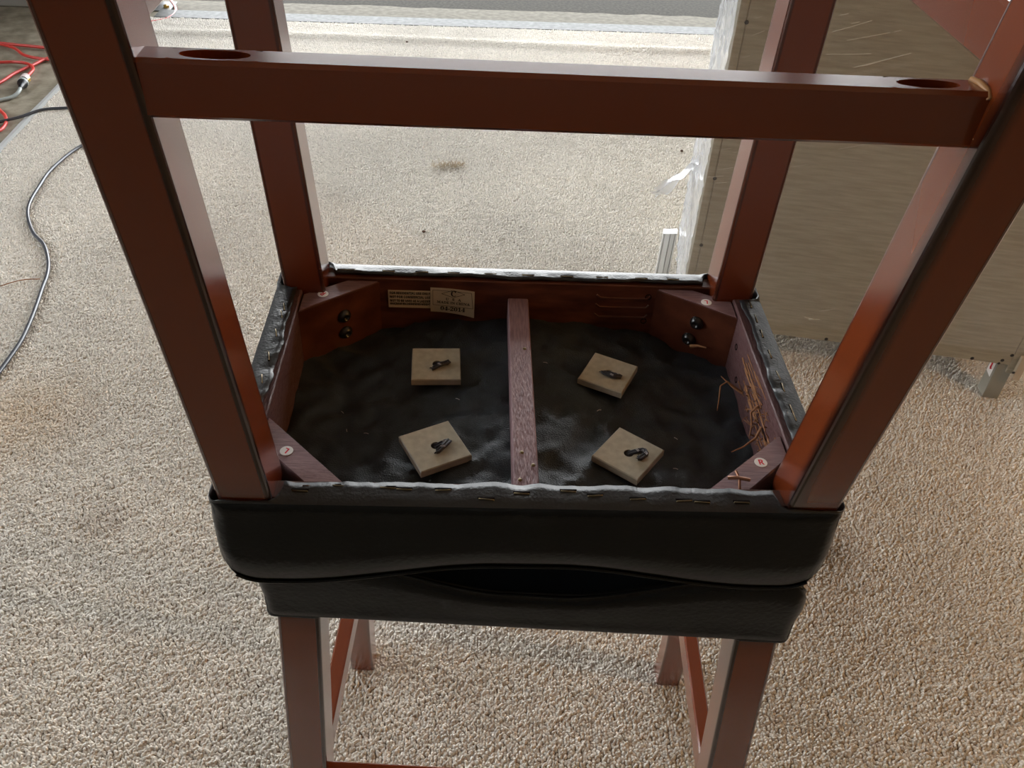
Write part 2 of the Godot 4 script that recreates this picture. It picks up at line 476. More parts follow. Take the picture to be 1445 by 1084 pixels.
func seat_cover(stool: Node3D) -> Node3D:
	var b := MB.new()
	var n := FastNoiseLite.new(); n.seed = 77 + counts.size(); n.frequency = 14.0; n.fractal_octaves = 3
	# plan points
	var P := []
	var r := 0.012
	var runs := [[Vector2(-HW + r, HD), Vector2(HW - r, HD), 110], [Vector2(HW, HD - r), Vector2(HW, -HD + r), 76], [Vector2(HW - r, -HD), Vector2(-HW + r, -HD), 110], [Vector2(-HW, -HD + r), Vector2(-HW, HD - r), 76]]
	var nrm := [Vector2(0, 1), Vector2(1, 0), Vector2(0, -1), Vector2(-1, 0)]
	for i in 4:
		var q = runs[i]
		for k in q[2]:
			P.append([q[0].lerp(q[1], float(k) / (q[2] - 1)), nrm[i]])
		var c: Vector2 = q[1] - nrm[i] * r
		for k in range(1, 6):
			var nn: Vector2 = nrm[i].slerp(nrm[(i + 1) % 4], k / 6.0)
			P.append([c + nn * r, nn])
	var rings := []
	var flap := []; var rows := []
	# flap folded over the rim, then down the face to the seam
	for row in 15:
		var ring := []
		for e in P:
			var p: Vector2 = e[0]; var nn: Vector2 = e[1]
			var corner := absf(p.x) > 0.168 and absf(p.y) > 0.106
			var cf := smoothstep(0.166, 0.171, absf(p.x)) * smoothstep(0.103, 0.108, absf(p.y))
			var along := p.x + p.y * 1.7
			var wav := n.get_noise_2d(along * 1.0, 3.0)
			var wav2 := n.get_noise_2d(along * 2.6, 11.0)
			var wd := lerpf(0.0200 + 0.0035 * wav, 0.0035, cf)
			var hs := rail_shape(p.x)
			var off := 0.0; var h := 0.0
			match row:
				0: off = wd; h = lerpf(0.0026 + 0.0016 * wav2, -0.020, cf)
				1: off = wd; h = lerpf(0.0038 + 0.0022 * wav2, -0.004, cf)
				2: off = wd * 0.75; h = 0.0032 + 0.0016 * wav2
				3: off = wd * 0.5; h = 0.0030 + 0.0010 * wav
				4: off = wd * 0.28; h = 0.0024 + 0.0004 * wav
				5: off = 0.0016; h = 0.0010
				6: off = 0.0002 - 0.0006 * wav; h = -0.0020
				7: off = 0.0004 - 0.0005 * wav2; h = -0.0075
				8: off = -0.0008 * wav; h = -0.35 * hs
				9: off = -0.0015 + 0.0006 * wav; h = -0.65 * hs
				10: off = -0.0012; h = -(hs - 0.0065)
				11: off = 0.0012; h = -(hs - 0.0022)
				12: off = 0.0004; h = -(hs - 0.0012)
				13: off = 0.0006; h = -(hs + 0.0008)
				14: off = 0.0032; h = -(hs + 0.0012)
			var o := p - nn * off
			if row < 4 or (row < 6 and cf > 0.0):
				o = Vector2(clampf(p.x, -HW + off, HW - off), clampf(p.y, -HD + off, HD - off))
			ring.append(Vector3(o.x, h, o.y))
		rings.append(ring)
	b.loft(rings.slice(5), true, false, 0)
	# crown of the seat
	var crown := [rings[rings.size() - 1]]
	for t in [0.03, 0.08, 0.16, 0.3, 0.5, 0.75, 1.0]:
		var ring := []
		for e in P:
			var p: Vector2 = e[0] - e[1] * 0.0032
			var o := Vector2(p.x, p.y * (1.0 - t))
			o.x = p.x * (1.0 - 0.12 * minf(t, 0.5)) if absf(p.x) > 0.19 else p.x * (1.0 - 0.12 * minf(t, 0.5))
			ring.append(Vector3(o.x, -(rail_shape(o.x) + 0.0012 + 0.0028 * sin(minf(1.0, t * 3.0) * PI * 0.5)), o.y))
		crown.append(ring)
	b.loft(crown, true, false, 0)
	var seat := obj("seat_cover", b, M.vinyl, stool)
	var hem := MB.new(); hem.loft(rings.slice(0, 6), true, false, 0)
	obj("folded_hem", hem.mesh(M.hem, true), M.hem, seat)
	# stitched seam along front and back
	for z in [1.0, -1.0]:
		var pts := []
		for i in 60:
			var x := lerpf(-0.205, 0.205, i / 59.0)
			pts.append(Vector3(x, -(rail_shape(x) - 0.0005), z * (HD + 0.0002)))
		var sm := MB.new(); sm.tube(pts, 0.0012, 6)
		obj("piping", sm, M.vinyl, seat)
	return seat

func stretcher_mesh(x0: float, x1: float, h0: float, h1: float, z0: float, z1: float) -> MB:
	# front stretcher: a bar along x with two oval screw pockets in the face at h1
	var b := MB.new()
	var r := 0.0018
	var prof := [Vector2(h0 + r, z0), Vector2(h0, z0 + r), Vector2(h0, z1 - r), Vector2(h0 + r, z1), Vector2(h1 - r, z1), Vector2(h1, z1 - r), Vector2(h1, z0 + r), Vector2(h1 - r, z0)]
	var dk := Color(0.62, 0.5, 0.5)
	for i in 8:
		if i == 5: pass
		var k := (i + 1) % 8
		if i == 5: continue     # the pocketed face is built below  (h1, z1-r) .. (h1, z0+r)
		var e: bool = i == 4 or i == 2
		b.quad(Vector3(x0, prof[i].x, prof[i].y), Vector3(x1, prof[i].x, prof[i].y), Vector3(x1, prof[k].x, prof[k].y), Vector3(x0, prof[k].x, prof[k].y), Color(1.6, 1.5, 1.2) if i == 4 else Color.WHITE)  # front chamfer beside the pockets painted lighter as an edge highlight
	for s in [0, 1]:
		var x := x0 if s == 0 else x1
		for i in range(1, 7):
			var a := Vector3(x, prof[0].x, prof[0].y); var c := Vector3(x, prof[i].x, prof[i].y); var d := Vector3(x, prof[i + 1].x, prof[i + 1].y)
			if s == 0: b.tri(a, d, c)
			else: b.tri(a, c, d)
	var za := z0 + r; var zb := z1 - r
	var pk := [[-0.171, -0.1405, 0.0058], [0.1425, 0.1715, 0.0050]]
	var cuts := [x0]
	for p in pk:
		cuts.append(p[0] - 0.004); cuts.append(p[1] + 0.004)
	cuts.append(x1)
	for i in [0, 2, 4]:
		b.quad(Vector3(cuts[i], h1, zb), Vector3(cuts[i + 1], h1, zb), Vector3(cuts[i + 1], h1, za), Vector3(cuts[i], h1, za))
	for p in pk:
		var cx: float = (p[0] + p[1]) * 0.5; var cz := (za + zb) * 0.5
		var ax: float = (p[1] - p[0]) * 0.5; var az := minf(float(p[2]), (zb - za) * 0.5 - 0.001)
		var rx := ax + 0.004; var rz := (zb - za) * 0.5
		var N := 32
		for i in N:
			var out := []; var inn := []; var low := []; var flo := []
			for k in [i, i + 1]:
				var a = TAU * k / N + PI / N
				var c := Vector2(cos(a), sin(a))
				var m := 1.0 / maxf(absf(c.x), absf(c.y))
				out.append(Vector3(cx + clampf(c.x * m, -1, 1) * rx, h1, cz + clampf(c.y * m, -1, 1) * rz))
				inn.append(Vector3(cx + c.x * ax, h1, cz + c.y * az))
				# the pocket slopes down towards the leg
				var tow := signf(cx)
				var depth := 0.0015 + 0.010 * clampf(0.5 + 0.5 * c.x * tow, 0, 1)
				low.append(Vector3(cx + c.x * ax * 0.96, h1 - depth, cz + c.y * az * 0.9))
			b.quad(out[0], out[1], inn[1], inn[0])
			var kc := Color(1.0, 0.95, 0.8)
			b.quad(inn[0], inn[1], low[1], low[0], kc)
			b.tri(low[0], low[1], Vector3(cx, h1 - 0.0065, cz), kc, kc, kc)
	return b

func bar(a: Vector3, bb: Vector3, hw: float, hh: float, up: Vector3, r := 0.0015) -> MB:
	# bevelled bar from a to b
	var m := MB.new()
	m.box(Vector3(-hw, 0, -hh), Vector3(hw, a.distance_to(bb), hh), r)
	var y := (bb - a).normalized(); var x := y.cross(up).normalized(); var z := x.cross(y).normalized()
	m.move(Transform3D(Basis(x, y, z), a))
	return m

func build_stool(upper: bool) -> Node3D:
	var t: Node3D
	if upper: t = thing("bar_stool", "upturned bar stool stacked on top, legs in the air, underside of its black seat showing", "stool", Vector3.ZERO, "stacked bar stools")
	else: t = thing("bar_stool", "upright bar stool at the bottom of the stack, feet standing on the carpet", "stool", Vector3.ZERO, "stacked bar stools")
	sag = 0.0590 if upper else 0.0450
	var seat := seat_cover(t)
	for k in ["fl", "fr", "bl", "br"]:
		var s := -1.0 if k[1] == "l" else 1.0
		var q: Array = UP[k]
		if not upper:     # turned half round about z, so left and right change places
			q = LO[k]; s = -s
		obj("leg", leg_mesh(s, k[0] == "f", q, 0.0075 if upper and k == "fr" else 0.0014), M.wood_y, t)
	# rungs
	var h := 0.2745
	var zf := 0.1675 if upper else 0.1650
	var xe := 0.190
	var fm: MB
	if upper: fm = stretcher_mesh(-xe + 0.0, xe + 0.003, h, 0.3010, zf - 0.0165, zf)
	else: fm = stretcher_mesh(-xe, xe, 0.236, 0.263, 0.1475, 0.1640)
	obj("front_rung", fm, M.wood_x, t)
	for s in [-1.0, 1.0]:
		var zfr := 0.148; var zbk := -0.158
		obj("side_rung", boxmb(Vector3(minf(s * 0.199, s * 0.216), 0.2970, zbk), Vector3(maxf(s * 0.199, s * 0.216), 0.3265, zfr), 0.0018), M.wood_z, t)
	obj("back_rung", boxmb(Vector3(-0.20, 0.420, -0.196), Vector3(0.20, 0.447, -0.180), 0.0018), M.wood_x, t)
	var gl := MB.new()
	if upper:
		gl.tube([Vector3(0.1795, 0.3010, 0.1525), Vector3(0.1808, 0.3018, 0.158), Vector3(0.1822, 0.3006, 0.164), Vector3(0.1826, 0.298, 0.1676)], 0.0017, 6)
		gl.tube([Vector3(0.1832, 0.280, 0.1675), Vector3(0.1834, 0.2745, 0.1672)], 0.0012, 6)
		obj("glue_bead", gl, M.glue, t, "squeezed out glue at the joint")
		build_underside(t, seat)
	else:
		obj("seat_board", boxmb(Vector3(-0.19, -0.03, -0.124), Vector3(0.19, -0.012, 0.124), 0.002), M.raw_x, t)
	return t

func panel_h(x: float, z: float) -> float:
	return -0.0405 - 0.0125 * minf(pow(absf(x) / 0.12, 2.0), 1.45)

func block_mesh(inner_a: Vector2, inner_b: Vector2, outer_b: Vector2, outer_a: Vector2, top: float, bottom: float) -> MB:
	var b := MB.new()
	var rings := []
	var m := (inner_a + inner_b + outer_a + outer_b) / 4.0
	for st in [[bottom, 1.0], [top - 0.0012, 1.0], [top, 0.97]]:
		var ring := []
		for q in [inner_a, inner_b, outer_b, outer_a]:
			var p: Vector2 = m + (q - m) * st[1]
			ring.append(Vector3(p.x, st[0], p.y))
		rings.append(ring)
	b.loft(rings)
	return b

func text_mesh(s: String, height: float, font := "Droid Sans", weight := 400) -> TextMesh:
	var tm := TextMesh.new()
	var f := SystemFont.new(); f.font_names = [font]; f.font_weight = weight
	tm.font = f; tm.text = s; tm.font_size = 32; tm.pixel_size = height / 32.0 * 1.35; tm.depth = 0.0002
	return tm

func put_text(parent: Node, s: String, height: float, at: Transform3D, m: Material, width := 0.0, font := "Droid Sans", weight := 400):
	var tm := text_mesh(s, height, font, weight)
	var o := obj("lettering", tm, m, parent)
	var k := 1.0
	if width > 0.0:
		var w := tm.get_aabb().size.x
		if w > 0.0: k = width / w
	o.transform = at * Transform3D(Basis.from_scale(Vector3(k, 1, 1)), Vector3.ZERO)

func build_underside(t: Node3D, seat: Node3D):
	# rails under the folded vinyl
	obj("back_rail", rail_mb(-0.194, 0.194, -0.1415, -0.1255), M.rail, t)
	obj("front_rail", rail_mb(-0.194, 0.194, 0.1230, 0.1395), M.rail, t)
	obj("side_rail", boxmb(Vector3(-0.2075, -0.062, -0.1255), Vector3(-0.1915, 0.0002, 0.1230), 0.001), M.side_rail, t)
	var rr := obj("side_rail", boxmb(Vector3(0.1900, -0.062, -0.1255), Vector3(0.2075, 0.0002, 0.1230), 0.001), M.side_rail, t, "rough torn purple stained rail")
	# black dust fabric stretched over the padding
	var fb := MB.new()
	var n := FastNoiseLite.new(); n.seed = 91; n.frequency = 18.0; n.fractal_octaves = 3
	var n2 := FastNoiseLite.new(); n2.seed = 92; n2.frequency = 45.0
	var g := []
	for i in 97:
		var rw := []
		for j in 65:
			var x := lerpf(-0.1915, 0.1905, i / 96.0); var z := lerpf(-0.1260, 0.1235, j / 64.0)
			var y := panel_h(x, z) + 0.0058 * (1.0 - absf(n.get_noise_2d(x + 0.35 * z, z * 0.8)) * 3.0) * 0.5 + 0.0008 * n2.get_noise_2d(x, z) - 0.001
			rw.append(Vector3(x, y, z))
		g.append(rw)
	fb.loft(g, false, false, 0)
	var fo := MeshInstance3D.new(); fo.name = "dust_cover"; fo.mesh = fb.mesh(M.fabric, true); fo.set_meta("label", "creased black cloth"); t.add_child(fo)
	# lint on the cloth
	var lint := MB.new()
	for q in [[-0.055, -0.012, 0.6], [0.062, -0.001, -0.5], [0.125, 0.018, 0.9], [0.118, 0.055, 0.3], [-0.15, -0.01, 1.0], [-0.128, 0.02, 0.2], [-0.143, 0.012, 1.4], [0.02, -0.06, 0.4]]:
		var y := panel_h(q[0], q[1]) + 0.0022
		lint.tube([Vector3(q[0], y, q[1]), Vector3(q[0] + 0.002 * cos(q[2]), y + 0.0006, q[1] + 0.002 * sin(q[2])), Vector3(q[0] + 0.004 * cos(q[2]), y, q[1] + 0.003 * sin(q[2]))], 0.0003, 5)
	var li := obj("lint", lint, M.thread, fo); li.set_meta("kind", "stuff")
	# centre brace
	obj("center_brace", boxmb(Vector3(-0.0108, -0.040, -0.1250), Vector3(0.0076, -0.0165, 0.1225), 0.0008), M.raw_z, t, "purple grey bar across the middle")
	for q in [[-0.004, 0.075], [0.004, 0.088], [-0.006, 0.103], [0.002, -0.05]]:
		var pins := MB.new(); pins.lathe([[0.0016, -0.0165], [0.0014, -0.0158], [0.0005, -0.0155]], 8, 0, Vector3(q[0], 0, q[1]))
		obj("nail", pins, M.staple, t)
	# corner blocks
	var bl := [
		["BL", Vector2(-0.1265, -0.1258), Vector2(-0.1912, -0.0765), Vector2(-0.1912, -0.1010), Vector2(-0.1540, -0.1258)],
		["BR", Vector2(0.1240, -0.1258), Vector2(0.1898, -0.0840), Vector2(0.1898, -0.1080), Vector2(0.1560, -0.1258)],
		["FL", Vector2(-0.1913, 0.0560), Vector2(-0.1270, 0.1228), Vector2(-0.1540, 0.1228), Vector2(-0.1913, 0.0850)],
		["FR", Vector2(0.1898, 0.0640), Vector2(0.1230, 0.1228), Vector2(0.1520, 0.1228), Vector2(0.1898, 0.0880)]]
	for q in bl:
		var bo := obj("corner_block", block_mesh(q[1], q[2], q[3], q[4], -0.0035, -0.062), M.block if q[0][0] == "B" else M.raw_x, t)
		# pale unpainted upper face
		var top := MB.new()
		var c0: Vector2 = q[1]; var c1: Vector2 = q[2]; var c2: Vector2 = q[3]; var c3: Vector2 = q[4]
		var mid := (c0 + c1 + c2 + c3) / 4.0
		var rings := []
		for st in [[-0.0036, 0.955], [-0.0026, 0.95]]:
			var ring := []
			for p in [c0, c1, c2, c3]:
				var pp: Vector2 = mid + (p - mid) * st[1]
				ring.append(Vector3(pp.x, st[0], pp.y))
			rings.append(ring)
		top.loft(rings)
		obj("end_grain", top, M.raw_x, bo, "rough purple grey face")
		# round letter sticker
		var sp: Vector2 = {"BL": Vector2(-0.1735, -0.1025), "BR": Vector2(0.1660, -0.1065), "FL": Vector2(-0.1715, 0.0925), "FR": Vector2(0.1675, 0.0945)}[q[0]]
		var sk := MB.new(); sk.lathe([[0.0047, 0.0], [0.0047, 0.0003], [0.0045, 0.0004]], 20, -1, Vector3(sp.x, -0.0026, sp.y))
		var so := obj("sticker", sk, M.white_paper, bo, "round white sticker with a red letter")
		var ang: float = {"BL": 2.5, "BR": 3.0, "FL": 2.7, "FR": 0.05}[q[0]]
		var letter := "R" if q[0] == "BL" or q[0] == "FR" else "L"
		var tm := text_mesh(letter, 0.0052, "Droid Sans", 700)
		var fl := Transform3D(Basis(Vector3.UP, ang) * Basis(Vector3.RIGHT, -PI * 0.5), Vector3(sp.x, -0.0022, sp.y))
		# lettering is merged into the sticker's own third level
		put_letter(bo, tm, fl)
		# bolts through the block
		var nn := Vector2(-(c1 - c0).y, (c1 - c0).x).normalized()
		if nn.dot(-c0) < 0: nn = -nn
		var at: Array = {"BL": [[0.47, -0.0255], [0.47, -0.0435]], "BR": [[0.55, -0.0225], [0.50, -0.0425]]}.get(q[0], [])
		for e in at:
			var pp: Vector2 = c0.lerp(c1, e[0])
			var by := Vector3(nn.x, 0, nn.y); var bx := Vector3.UP.cross(by).normalized()
			var bm := MB.new()
			bm.lathe([[0.0064, -0.002], [0.0064, 0.0008], [0.0058, 0.0022], [0.0040, 0.0042], [0.0024, 0.0048], [0.0022, 0.0030], [0.0006, 0.0028]], 20, 0, Vector3(pp.x, e[1], pp.y), Basis(bx, by, bx.cross(by)))
			obj("bolt", bm, M.bolt, bo, "black bolt head")
	# screw holes in rails
	for q in [[Vector3(-0.137, -0.0135, -0.1252), Vector3(0, 0, 1)], [Vector3(-0.136, -0.0415, -0.1252), Vector3(0, 0, 1)], [Vector3(0.1175, -0.0115, -0.1252), Vector3(0, 0, 1)], [Vector3(0.117, -0.0385, -0.1252), Vector3(0, 0, 1)], [Vector3(0.1897, -0.024, -0.070), Vector3(-1, 0, 0)], [Vector3(0.1897, -0.045, -0.050), Vector3(-1, 0, 0)]]:
		var by: Vector3 = q[1]; var bx := Vector3.UP.cross(by).normalized()
		var hm := MB.new(); hm.lathe([[0.0030, -0.001], [0.0030, 0.0003], [0.0024, 0.0003], [0.0021, -0.0008], [0.0002, -0.0009]], 12, 0, q[0], Basis(bx, by, bx.cross(by)))
		obj("screw_hole", hm, M.hole, t)
	# milled grooves in the back rail
	for y in [-0.0135, -0.0235, -0.0345]:
		var gm := MB.new()
		gm.tube([Vector3(0.070, y + 0.003, -0.1254), Vector3(0.074, y, -0.1252), Vector3(0.117, y, -0.1252), Vector3(0.119, y + 0.003, -0.1254)], 0.0009, 6)
		obj("ridge", gm, M.rail, t)
	build_labels(t)
	build_plates(t, fo)
	# staples through the folded vinyl
	var stp := []
	var fx := [-0.1547, -0.1484, -0.1287, -0.0969, -0.0859, -0.0598, -0.0307, -0.0069, 0.025, 0.043, 0.0717, 0.1032, 0.1153, 0.1426]
	var fz := [0.1357, 0.131, 0.1305, 0.1316, 0.1327, 0.1327, 0.1403, 0.1346, 0.1318, 0.1353, 0.1378, 0.1385, 0.1395, 0.1390]
	for i in fx.size(): stp.append([fx[i], fz[i], 0.0])
	for z in [-0.0969, -0.0755, -0.054, -0.0259, 0.0016, 0.0165, 0.0423, 0.0503]: stp.append([0.2025, z, PI * 0.5])
	for z in [-0.0738, -0.0626, -0.0371, -0.0066, 0.0213]: stp.append([-0.2015, z, PI * 0.5 + 0.2])
	for x in [-0.159, -0.1494, -0.1191, -0.0892, -0.0606, -0.0274, 0.0065, 0.0419, 0.0742, 0.11, 0.1396]: stp.append([x, -0.1325, 0.0])
	for q in stp:
		var s := MB.new()
		s.tube([Vector3(-0.0055, -0.002, 0), Vector3(-0.0050, 0.0006, 0), Vector3(0.0050, 0.0006, 0), Vector3(0.0055, -0.002, 0)], 0.00055, 5)
		var groove := MB.new()
		s.move(Transform3D(Basis(Vector3.UP, q[2] + rng.randf_range(-0.12, 0.12)), Vector3(q[0], 0.0020 + 0.0008, q[1])))
		obj("staple", s, M.staple, seat)
		groove.box(Vector3(-0.0058, -0.001, -0.0010), Vector3(0.0058, 0.0008, 0.0006), 0.0003)
		groove.move(Transform3D(Basis(Vector3.UP, q[2]), Vector3(q[0], 0.0028, q[1] - 0.0012 if q[2] == 0.0 else q[1])))
		obj("staple_slit", groove, M.hole, seat)
	# torn fibres hanging off the right rail
	var fr := MB.new()
	for i in 60:
		var z := rng.randf_range(-0.02, 0.062); var y := rng.randf_range(-0.046, -0.010)
		var a := Vector3(0.1895, y, z)
		var d := Vector3(rng.randf_range(-0.006, -0.001), rng.randf_range(-0.006, 0.006), rng.randf_range(-0.008, 0.008))
		fr.tube([a, a + d * 0.5 + Vector3(-0.001, 0.001, 0), a + d], rng.randf_range(0.0003, 0.0008), 4, 0, 0.0002)
	for i in 34:
		var z := rng.randf_range(-0.05, 0.06); var y := rng.randf_range(-0.045, -0.004)
		fr.tube([Vector3(0.1898, y, z), Vector3(0.1893, y + 0.0005, z + 0.008), Vector3(0.1898, y, z + rng.randf_range(0.012, 0.03))], rng.randf_range(0.0004, 0.0009), 4, 0)
	var fo2 := obj("torn_fibre", fr, M.fibre, rr); fo2.set_meta("kind", "stuff")
	for q in [[Vector3(0.189, -0.042, -0.030), Vector3(0.176, -0.034, -0.034), Vector3(0.170, -0.036, -0.030), Vector3(0.1685, -0.042, -0.022), Vector3(0.166, -0.048, -0.012)], [Vector3(0.189, -0.040, -0.026), Vector3(0.180, -0.036, -0.030), Vector3(0.172, -0.033, -0.040)], [Vector3(0.189, -0.020, 0.012), Vector3(0.184, -0.026, 0.014), Vector3(0.185, -0.034, 0.020), Vector3(0.182, -0.040, 0.030)], [Vector3(0.189, -0.028, 0.030), Vector3(0.181, -0.026, 0.044), Vector3(0.170, -0.028, 0.052), Vector3(0.160, -0.03, 0.056)]]:
		var pm := MB.new(); pm.tube(q, 0.0013, 5, 0, 0.0004)
		obj("splinter", pm, M.fibre, t, "loose tan wood splinter")
	# bent staple standing out of the front right block
	var bn := MB.new()
	bn.tube([Vector3(0.139, 0.0005, 0.1135), Vector3(0.145, 0.003, 0.1155), Vector3(0.1535, 0.002, 0.1165)], 0.0014, 6)
	bn.tube([Vector3(0.1465, -0.003, 0.121), Vector3(0.1460, 0.003, 0.1155), Vector3(0.1445, 0.004, 0.110)], 0.0011, 6)
	obj("bent_nail", bn, M.copper, t, "bent copper coloured nail")
	var ch := MB.new()
	ch.tube([Vector3(0.158, -0.046, -0.098), Vector3(0.163, -0.042, -0.094), Vector3(0.170, -0.041, -0.090)], 0.0022, 5, 0, 0.0008)
	obj("splinter", ch, M.fibre, t, "tan wood chip beside the lower bolt")

func put_letter(parent: Node, tm: TextMesh, at: Transform3D):
	var o := obj("lettering", tm, M.red_ink, parent)
	o.transform = at

func rail_mb(x0: float, x1: float, z0: float, z1: float) -> MB:
	return boxmb(Vector3(x0, -0.062, z0), Vector3(x1, 0.0002, z1), 0.001)

func build_labels(t: Node3D):
	var zf := -0.1252
	# small rectangular warning label
	var a := MB.new(); a.box(Vector3(-0.1195, -0.0305, zf), Vector3(-0.0795, -0.0115, zf + 0.0004), 0.0001)
	var ao := obj("warning_label", a, M.paper, t, "small printed warning label")
	var lines := [["FOR RESIDENTIAL USE ONLY", 0.0026, -0.0145], ["NOT FOR COMMERCIAL USE", 0.0026, -0.0187], ["NOT TO BE USED AS A LADDER", 0.0026, -0.0229]]
	for q in lines:
		put_text(ao, q[0], q[1], Transform3D(Basis.IDENTITY, Vector3(-0.0998, q[2], zf + 0.0005)), M.ink, 0.0365, "Droid Sans", 600)
	put_text(ao, "MAXIMUM RECOMMENDED WEIGHT", 0.0015, Transform3D(Basis.IDENTITY, Vector3(-0.0998, -0.0262, zf + 0.0005)), M.ink, 0.0365, "Droid Sans", 700)
	# larger date label, lifting at its right end
	var b := MB.new()
	var rings := []
	for i in 9:
		var f := i / 8.0
		var x := lerpf(-0.0812, -0.0412, f); var lift := 0.0006 + 0.004 * f * f; var dy := -0.0035 * f * f
		rings.append([Vector3(x, -0.0335 + dy, zf + lift), Vector3(x, -0.0075 + dy * 0.5, zf + lift * 0.6), Vector3(x, -0.0075 + dy * 0.5, zf + lift * 0.6 + 0.0003), Vector3(x, -0.0335 + dy, zf + lift + 0.0003)])
	b.loft(rings)
	var bo := obj("date_label", b, M.paper, t, "tan label with a diamond and a date, lifting at one end")
	var tilt := Basis(Vector3(0, 0, 1), -0.05) * Basis(Vector3.UP, -0.05)
	put_text(bo, "C", 0.0058, Transform3D(tilt, Vector3(-0.0605, -0.0126, zf + 0.0024)), M.ink, 0.0, "Droid Serif", 700)
	put_text(bo, "U   S   A", 0.0024, Transform3D(tilt, Vector3(-0.0605, -0.0188, zf + 0.0026)), M.ink, 0.014, "Droid Serif", 700)
	put_text(bo, "MADE IN CHINA", 0.0024, Transform3D(tilt, Vector3(-0.0605, -0.0225, zf + 0.0028)), M.ink, 0.030, "Droid Serif", 700)
	put_text(bo, "04-2014", 0.0042, Transform3D(tilt, Vector3(-0.0610, -0.0290, zf + 0.0030)), M.ink, 0.0225, "Droid Serif", 700)
	var dm := MB.new()
	var c := Vector3(-0.0605, -0.0126, zf + 0.0024)
	var pts := [c + Vector3(-0.0105, 0, 0), c + Vector3(0, 0.0040, 0), c + Vector3(0.0105, 0, 0.0008), c + Vector3(0, -0.0040, 0), c + Vector3(-0.0105, 0, 0)]
	for i in 4: dm.tube([pts[i], pts[i + 1]], 0.0002, 4, -1)
	var fr := [Vector3(-0.0790, -0.0095, zf + 0.0012), Vector3(-0.0440, -0.0108, zf + 0.0033), Vector3(-0.0425, -0.0272, zf + 0.0042), Vector3(-0.0790, -0.0255, zf + 0.0014), Vector3(-0.0790, -0.0095, zf + 0.0012)]
	for i in 4: dm.tube([fr[i], fr[i].lerp(fr[i + 1], 0.5) + Vector3(0, 0, -0.0004 if i % 2 == 0 else 0.0), fr[i + 1]], 0.00018, 4, -1)
	obj("printed_frame", dm, M.ink, bo)

func plate_mesh(half: float, th: float, hr: float, off: Vector2) -> MB:
	# square wooden plate with a round hole
	var b := MB.new()
	var N := 24
	for i in N:
		var o := []; var c := []; var ob := []; var cb := []; var o2 := []
		for k in [i, i + 1]:
			var a = TAU * k / N + PI / 4.0
			var d := Vector2(cos(a), sin(a))
			var m := 1.0 / maxf(absf(d.x), absf(d.y))
			var sq := d * m
			var q := sq * (half - 0.0007)
			o.append(Vector3(q.x, th, q.y)); o2.append(Vector3(sq.x * half, th - 0.0007, sq.y * half))
			ob.append(Vector3(sq.x * half, 0, sq.y * half))
			c.append(Vector3(off.x + d.x * hr, th, off.y + d.y * hr)); cb.append(Vector3(off.x + d.x * hr, 0, off.y + d.y * hr))
		b.quad(o[0], o[1], c[1], c[0]); b.quad(o2[0], o2[1], o[1], o[0]); b.quad(ob[0], ob[1], o2[1], o2[0]); b.quad(cb[0], cb[1], ob[1], ob[0]); b.quad(c[0], c[1], cb[1], cb[0])
	return b

func build_plates(t: Node3D, cloth: Node3D):
	# x, z, turn, half size, tilt towards the viewer, cord bends
	var list := [
		[-0.0728, -0.0503, 2.4, 0.0208, 0.03, [[0, 0], [9, 0], [11, -1], [3, 5], [-2.5, 8]]],
		[-0.0693, 0.0503, 27.3, 0.0212, 0.02, [[0, 0], [7, -3.0], [11, -4], [6, 4], [2, 8]]],
		[0.0750, -0.0443, -27.3, 0.0200, 0.02, [[0, 0], [8, 5.5], [9.5, 8], [2, 7.5], [-5, 1]]],
		[0.0806, 0.0538, -38.2, 0.0205, 0.02, [[0, 0], [7, -1.0], [12, -1], [13, 4], [7, 8]]]]
	for q in list:
		var y := -0.0412
		var n := Node3D.new()
		var yaw := deg_to_rad(q[2])
		var pm := plate_mesh(q[3], 0.0062, 0.0039, Vector2(0.0006, 0.0004))
		var o := obj("button_plate", pm, M.ply, t, "square tan wooden plate with a corded hole")
		o.transform = Transform3D(Basis(Vector3.UP, yaw) * Basis(Vector3.RIGHT, q[4]), Vector3(q[0], y, q[1]))
		var plug := MB.new(); plug.lathe([[0.0037, 0.001], [0.0037, 0.0050], [0.0004, 0.0050]], 14, 0)
		obj("cord_end", plug, M.cord, o)
		# flat cord coming out of the hole, folded back on itself
		var inv := Basis(Vector3.UP, -yaw)
		var pts := []
		var lev := [0.0048, 0.0072, 0.0082, 0.0088, 0.0074]
		for i in q[5].size():
			var w: Vector3 = inv * Vector3(q[5][i][0] * 0.001, 0, q[5][i][1] * 0.001)
			pts.append(Vector3(w.x, lev[i], w.z))
		var cm := MB.new()
		for s in [-1, 1]:
			var pp := []
			for i in pts.size() - 1:
				var a: Vector3 = pts[i]; var c: Vector3 = pts[i + 1]
				var sd = (c - a).normalized().cross(Vector3.UP) * 0.0011 * s
				pp.append(a + sd); pp.append(a.lerp(c, 0.85) + sd)
			pp.append(pts[pts.size() - 1] + Vector3(0.0006 * s, 0, 0.0003))
			cm.tube(pp, 0.00125, 6)
		for i in 6:
			var e: Vector3 = pts[pts.size() - 1]
			cm.tube([e, e + Vector3(rng.randf_range(-0.003, 0.003), rng.randf_range(-0.001, 0.0015), rng.randf_range(-0.003, 0.003))], 0.0004, 4)
		obj("cord", cm, M.cord, o, "dark folded cord")
		var th := MB.new()
		for i in [1, 3]:
			var e: Vector3 = pts[i]
			for s in [0, 1]: th.tube([e + Vector3(-0.0016, 0.0012, -0.0010 + s * 0.0012), e + Vector3(0.0016, 0.0016, 0.0004 + s * 0.0012)], 0.00022, 4)
		obj("thread", th, M.thread, o)

